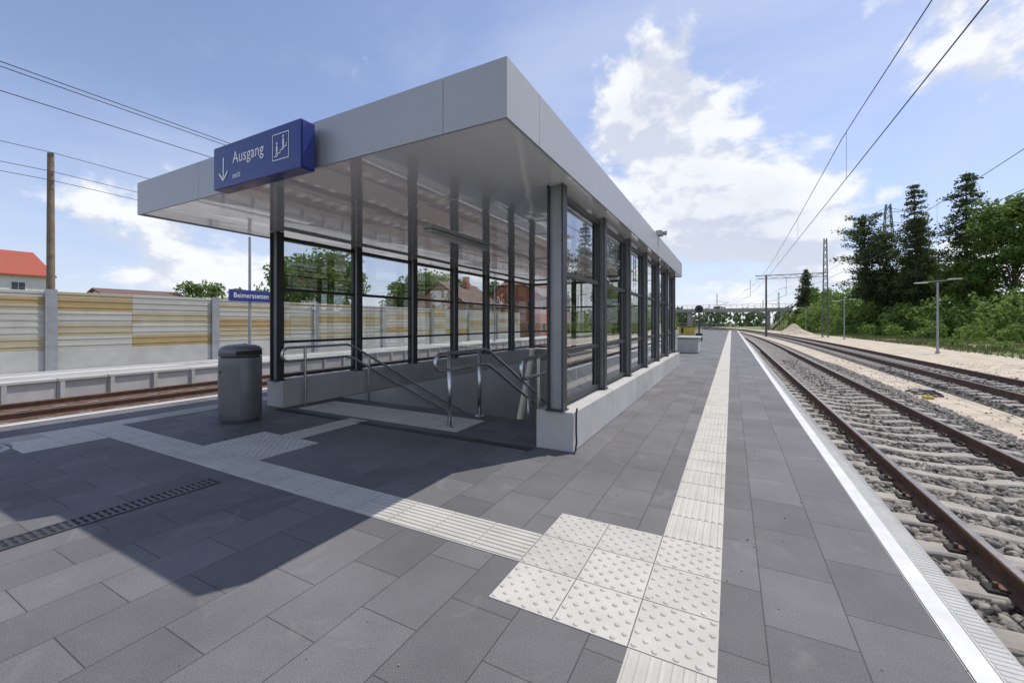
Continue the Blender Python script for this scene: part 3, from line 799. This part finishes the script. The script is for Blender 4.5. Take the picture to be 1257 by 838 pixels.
# ------------------------------------------------------------ vegetation
def deciduous(name,x,y,h,r,zb=-.95,nc=42,nl=230,ls=.22,k='leaf',crown0=.3):
    e=empty(name,(x,y,zb)); g=MB(); H=h-zb
    g.cyl((x,y,zb),(x+.1,y,zb+H*.35),.035*H*.5+.05,.02*H*.5+.04,'bark',10); g.cyl((x+.1,y,zb+H*.35),(x,y,zb+H*.85),.02*H*.5+.04,.03,'bark',8)
    C=[];cz=zb+H*(crown0+(1-crown0)/2); rz=H*(1-crown0)/2
    for i in range(nc):
        u=rng.normal(size=3); u/=np.linalg.norm(u); q=.4+.55*rng.random()
        c=np.array([x,y,cz])+u*np.array([r,r,rz])*q*.88
        cr=r*(.16+.2*rng.random())
        n=int(nl*(.5+1.0*rng.random()))
        d=rng.normal(size=(n,3)); d/=np.linalg.norm(d,axis=1)[:,None]; d*=(.3+.8*rng.random(n)**.6)[:,None]
        C.append(c+d*cr*np.array([1.1,1.1,.75]))
        if i%2==0:
            s0=(x+.05,y,zb+H*(.25+.4*rng.random())); g.cyl(s0,tuple(c),.07,.02,'bark',6,False)
    g.build('trunk_and_limbs',e); V=leafquads(np.concatenate(C),ls); fastmesh('crown',V,4,k,e)
def conifer(name,x,y,h,r,zb=-.95,base=.2,ls=.33,dens=1.,pine=False):
    e=empty(name,(x,y,zb)); g=MB(); H=h-zb; lean=rng.normal()*.02*H
    g.cyl((x,y,zb),(x+lean,y,h-.3),.016*H,.03,'bark',9)
    C=[]; z=zb+H*base
    while z<h-.2:
        t=(z-zb-H*base)/(H*(1-base)); 
        rr=r*((1-t)**.62)*(.45+.75*rng.random())+.25
        if t<.2: rr*=.5+t*2.5
        if pine: rr=r*(.35+.85*rng.random())*math.sin(math.pi*min(1,(t*.8+.14)))**.5
        nb_=int(rng.integers(4,7))
        a0=rng.random()*6.28
        for i in range(nb_):
            a=a0+i*6.28/nb_+rng.normal()*.3; L=rr*(.5+.7*rng.random()); droop=.2 if not pine else -.15
            tip=np.array([x+lean*t+math.cos(a)*L,y+math.sin(a)*L,z-L*droop+ (L*.1)])
            rt=np.array([x+lean*t,y,z]); g.cyl(tuple(rt),tuple(tip),.05*(1-t)+.02,.01,'bark',4,False)
            n=int((7+L*30)*dens); q=rng.random(n)**.65
            p=rt+(tip-rt)*q[:,None]+rng.normal(size=(n,3))*np.array([.3,.3,.2])*(.5+.45*L/2)
            p[:,2]-=.25*q*rng.random(n); C.append(p)
        z+=H*.029*(.6+.8*rng.random())
    g.build('trunk_and_branches',e); V=leafquads(np.concatenate(C),ls*.62,asp=.45); fastmesh('needles',V,4,'needle',e)
conifer('spruce_tree',21.6,96.5,20.5,4.2,pine=True,base=.3)
conifer('spruce_tree',24.0,95,17.0,3.8,pine=True,base=.25)
conifer('spruce_tree',27.1,91.4,24.0,5.0,base=.2)
conifer('spruce_tree',31.8,89,24.8,4.8,base=.22)
conifer('spruce_tree',29.4,96,19.5,4.2,base=.2)
deciduous('birch_tree',34.6,83.5,20.5,5.6,nc=75,nl=140,ls=.24)
deciduous('birch_tree',41,84,19,5.2,nc=55,nl=130,ls=.24)
deciduous('birch_tree',28.5,96,13.5,5,nc=44,nl=130,ls=.26)
deciduous('birch_tree',31,86,12,4.4,nc=44,nl=130,ls=.24,crown0=.12)
deciduous('birch_tree',24.5,100,12,4.6,nc=40,nl=130,ls=.26,crown0=.12)
deciduous('birch_tree',38,76,11,4.6,nc=44,nl=130,ls=.22,crown0=.12)
conifer('spruce_tree',16.6,133,15.5,2.8,ls=.42,dens=.7)
deciduous('roadside_tree',20,140,11.5,4,nc=30,nl=140,ls=.35)
deciduous('maple_tree',-39.8,29.8,9.4,5.4,nc=70,nl=210,ls=.19,crown0=.12)
deciduous('maple_tree',-40.5,46.4,9.8,5.2,nc=60,nl=180,ls=.22,crown0=.12)
deciduous('maple_tree',-44,57,9.8,5.2,nc=45,nl=170,ls=.24,crown0=.12)
deciduous('garden_tree',-67,31.5,8.0,3.4,nc=30,nl=90,ls=.17,crown0=.3)
deciduous('garden_tree',-78,44,8.0,4,nc=30,nl=110,ls=.25,crown0=.2)
deciduous('garden_tree',-30,70,9,5,nc=40,nl=140,ls=.3,crown0=.15)
deciduous('garden_tree',-37,66,9.5,5,nc=40,nl=140,ls=.3,crown0=.15)
deciduous('garden_tree',-19,75,8.5,4.5,nc=36,nl=140,ls=.3,crown0=.12)
def path(pts,n):
    out=[];pts=[np.array(p,float) for p in pts]; seg=[np.linalg.norm(b-a) for a,b in zip(pts[:-1],pts[1:])]; T=sum(seg)
    for i in range(n):
        s=T*rng.random(); j=0
        while s>seg[j] and j<len(seg)-1: s-=seg[j]; j+=1
        out.append(pts[j]+(pts[j+1]-pts[j])*min(1,s/seg[j]))
    return np.array(out)
def bushrow(pth,n,h0,h1,r0,r1,nl,ls,spread,dx=0):
    C=[]
    for c in path(pth,n):
        o=rng.normal(size=2)*spread; hh=rng.uniform(h0,h1); rr=rng.uniform(r0,r1)
        base=np.array([c[0]+o[0]+dx,c[1]+o[1],-.95])
        m=3
        for q in range(m):
            n_=nl//m; zc=hh*(.22+.55*q/(m-1)) ; r_=rr*(1-.28*q/(m-1))
            d=rng.normal(size=(n_,3)); d/=np.linalg.norm(d,axis=1)[:,None]; d*=(.45+.6*rng.random(n_))[:,None]
            jit=rng.normal(size=2)*rr*.25
            C.append(base+np.array([jit[0],jit[1],zc])+d*np.array([r_,r_,hh*.26]))
    fastmesh('bushes',leafquads(np.concatenate(C),ls),4,'leaf2')
bushrow([(80,44),(52,62),(36,76),(27,92),(21,112),(18.5,134)],125,6.0,10.5,2.0,3.4,250,.31,1.8,2.0)
bushrow([(64,36),(44,54),(31,69),(22.5,90),(18,112),(16,135)],135,3.2,6.2,1.5,2.6,210,.27,1.3)
bushrow([(58,28),(38,46),(26.0,64),(19.0,86),(15.8,112)],100,.9,2.6,.9,1.6,110,.19,1.0)
C=[]
for i in range(26):
    c=np.array([rng.uniform(16,27),rng.uniform(28,60)]); hh=rng.uniform(.4,1.1); rr=hh*.8; n=70
    d=rng.normal(size=(n,3)); d/=np.linalg.norm(d,axis=1)[:,None]
    C.append(np.array([c[0],c[1],-.95+hh*.4])+d*np.array([rr,rr,hh*.55])*(.5+.5*rng.random((n,1))))
fastmesh('shrubs',leafquads(np.concatenate(C),.11),4,'leaf2')
C=[]
for i in range(420):
    a=math.radians(rng.uniform(-75,60)); R=rng.uniform(260,330); c=np.array([math.sin(a)*R,math.cos(a)*R]); hh=rng.uniform(6,11); rr=rng.uniform(4,7); n=60
    d=rng.normal(size=(n,3)); d/=np.linalg.norm(d,axis=1)[:,None]; C.append(np.array([c[0],c[1],hh*.4])+d*np.array([rr,rr,hh*.6]))
fastmesh('distant_trees',leafquads(np.concatenate(C),1.3),4,'leaf_far')
C=[]
for i in range(60):
    c=np.array([rng.uniform(-34,-15),rng.uniform(105,135)]); hh=rng.uniform(3,7); n=100; d=rng.normal(size=(n,3)); d/=np.linalg.norm(d,axis=1)[:,None]
    C.append(np.array([c[0],c[1],-.95+hh*.45])+d*np.array([2,2,hh*.55]))
fastmesh('bushes',leafquads(np.concatenate(C),.4),4,'leaf2')
n=30000
x=rng.uniform(14.6,38,n); y=rng.uniform(16,88,n)
m_=((np.sin(x*.9+y*.21)+np.sin(y*.43-x*.3)+rng.normal(size=n)*.5)>-.3)
x=x[m_];y=y[m_];n=len(x)
a=rng.random(n)*6.28; w=.05; hgt=.12+.35*rng.random(n)
base=np.stack([x,y,np.full(n,-.95)],1); dx=np.stack([np.cos(a)*w,np.sin(a)*w,np.zeros(n)],1)
top=base+np.stack([rng.normal(size=n)*.08,rng.normal(size=n)*.08,hgt],1)
fastmesh('grass',np.stack([base-dx,base+dx,top],1).reshape(-1,3),3,'grass_blade')

# ------------------------------------------------------------ light
sv=Vector((.29,.462,1)).normalized()
L=bpy.data.lights.new('sun','SUN'); L.energy=3.6; L.angle=math.radians(.5); L.color=(1,.955,.89)
lo=bpy.data.objects.new('sun',L); lo.rotation_euler=sv.to_track_quat('Z','Y').to_euler(); lo.location=(5,5,20); S.collection.objects.link(lo)
W=bpy.data.worlds.new('World'); S.world=W; W.use_nodes=True; nt=W.node_tree; bg=nt.nodes['Background']
K=nt.links.new
def mth(op,a,b=None,clamp=False):
    n=N(nt,'ShaderNodeMath',operation=op); n.use_clamp=clamp
    for i,v in enumerate((a,b)):
        if v is None: continue
        if isinstance(v,(int,float)): n.inputs[i].default_value=v
        else: K(v,n.inputs[i])
    return n.outputs[0]
def mrange(v,a,b,c,d):
    n=N(nt,'ShaderNodeMapRange'); n.interpolation_type='SMOOTHSTEP'
    for q,x in zip(('From Min','From Max','To Min','To Max'),(a,b,c,d)): n.inputs[q].default_value=x
    K(v,n.inputs['Value']); return n.outputs[0]
def mixc(f,a,b):
    n=N(nt,'ShaderNodeMix',data_type='RGBA')
    for nm,v in(('Factor',f),('A',a),('B',b)):
        if isinstance(v,(tuple,)): n.inputs[nm].default_value=(*v,1)
        elif isinstance(v,float): n.inputs[nm].default_value=v
        else: K(v,n.inputs[nm])
    return n.outputs['Result']
sky=N(nt,'ShaderNodeTexSky',sky_type='NISHITA'); sky.sun_disc=False; sky.sun_elevation=math.asin(sv.z); sky.sun_rotation=math.atan2(sv.x,sv.y)
sky.air_density=1.0; sky.dust_density=.3; sky.ozone_density=1.6
tc=N(nt,'ShaderNodeTexCoord'); sp=N(nt,'ShaderNodeSeparateXYZ'); K(tc.outputs['Generated'],sp.inputs[0])
Z=sp.outputs['Z']; zc=mth('MAXIMUM',Z,0.); den=mth('ADD',zc,.22)
def dirdot(v,a,b,c_,d):
    n=N(nt,'ShaderNodeVectorMath',operation='DOT_PRODUCT'); K(tc.outputs['Generated'],n.inputs[0]); n.inputs[1].default_value=Vector(v).normalized(); return mrange(n.outputs['Value'],a,b,c_,d)
def cvec(dz):
    cb=N(nt,'ShaderNodeCombineXYZ'); d2=mth('ADD',den,dz)
    K(mth('DIVIDE',sp.outputs['X'],d2),cb.inputs[0]); K(mth('DIVIDE',sp.outputs['Y'],d2),cb.inputs[1]); K(mth('MULTIPLY',Z,1.5),cb.inputs[2]); return cb.outputs[0]
def noise(vec,sc,det,ro,dist=0.):
    n=N(nt,'ShaderNodeTexNoise'); n.inputs['Scale'].default_value=sc; n.inputs['Detail'].default_value=det; n.inputs['Roughness'].default_value=ro; n.inputs['Distortion'].default_value=dist
    K(vec,n.inputs['Vector']); return n.outputs['Fac']
def dvec(up):
    cb=N(nt,'ShaderNodeCombineXYZ'); K(sp.outputs['X'],cb.inputs[0]); K(sp.outputs['Y'],cb.inputs[1])
    zz=mth('MULTIPLY',mth('POWER',mth('MAXIMUM',mth('ADD',Z,up),0.001),.8),1.55); K(zz,cb.inputs[2]); return cb.outputs[0]
c1=noise(dvec(0.),3.1,9,.57,.1); c2=noise(dvec(.045),3.1,5,.57,.1)
bandm=mrange(Z,.0,.10,.02,.05)
hi=mrange(Z,.45,.75,.0,-.08)
big=dirdot((-.03,.96,.27),.93,.995,0.,.095)
big2=dirdot((-.05,.80,.55),.95,.998,0.,.06)
clear=dirdot((-.62,.55,.56),.86,.97,0.,-.16)
dens=mth('ADD',mth('ADD',mth('ADD',c1,bandm),mth('ADD',big,hi)),mth('ADD',big2,clear))
cum=mrange(dens,.545,.63,0.,1.)
shade=mrange(mth('SUBTRACT',c1,c2),-.045,.04,0.,1.)
core=mrange(dens,.62,.80,1.,.70)
light=mth('MULTIPLY',mth('ADD',mth('MULTIPLY',shade,.65),.35),core)
ccol=mixc(light,(3.9,4.4,5.6),(7.6,7.7,7.9))
v1=noise(cvec(0.),.8,6,.6,.4)
veil=mrange(v1,.45,.72,.03,.50)
haze=mrange(Z,0.,.45,.60,.06)
skyc=N(nt,'ShaderNodeVectorMath',operation='MULTIPLY'); K(sky.outputs[0],skyc.inputs[0]); skyc.inputs[1].default_value=(1.36,1.20,1.26)
s1=mixc(haze,skyc.outputs[0],(4.0,4.9,6.8))
s2=mixc(veil,s1,(5.2,5.8,7.1))
s3=mixc(mth('MULTIPLY',cum,.93),s2,ccol)
K(s3,bg.inputs['Color']); bg.inputs['Strength'].default_value=.132

# ------------------------------------------------------------ camera
c=bpy.data.cameras.new('camera'); co=bpy.data.objects.new('camera',c); S.collection.objects.link(co); S.camera=co
c.sensor_width=36; c.lens=36*508/1257.; c.shift_y=-23/1257.; c.clip_start=.05; c.clip_end=6000
co.location=(0,0,1.2); co.rotation_euler=(math.pi/2,0,math.radians(27.95))
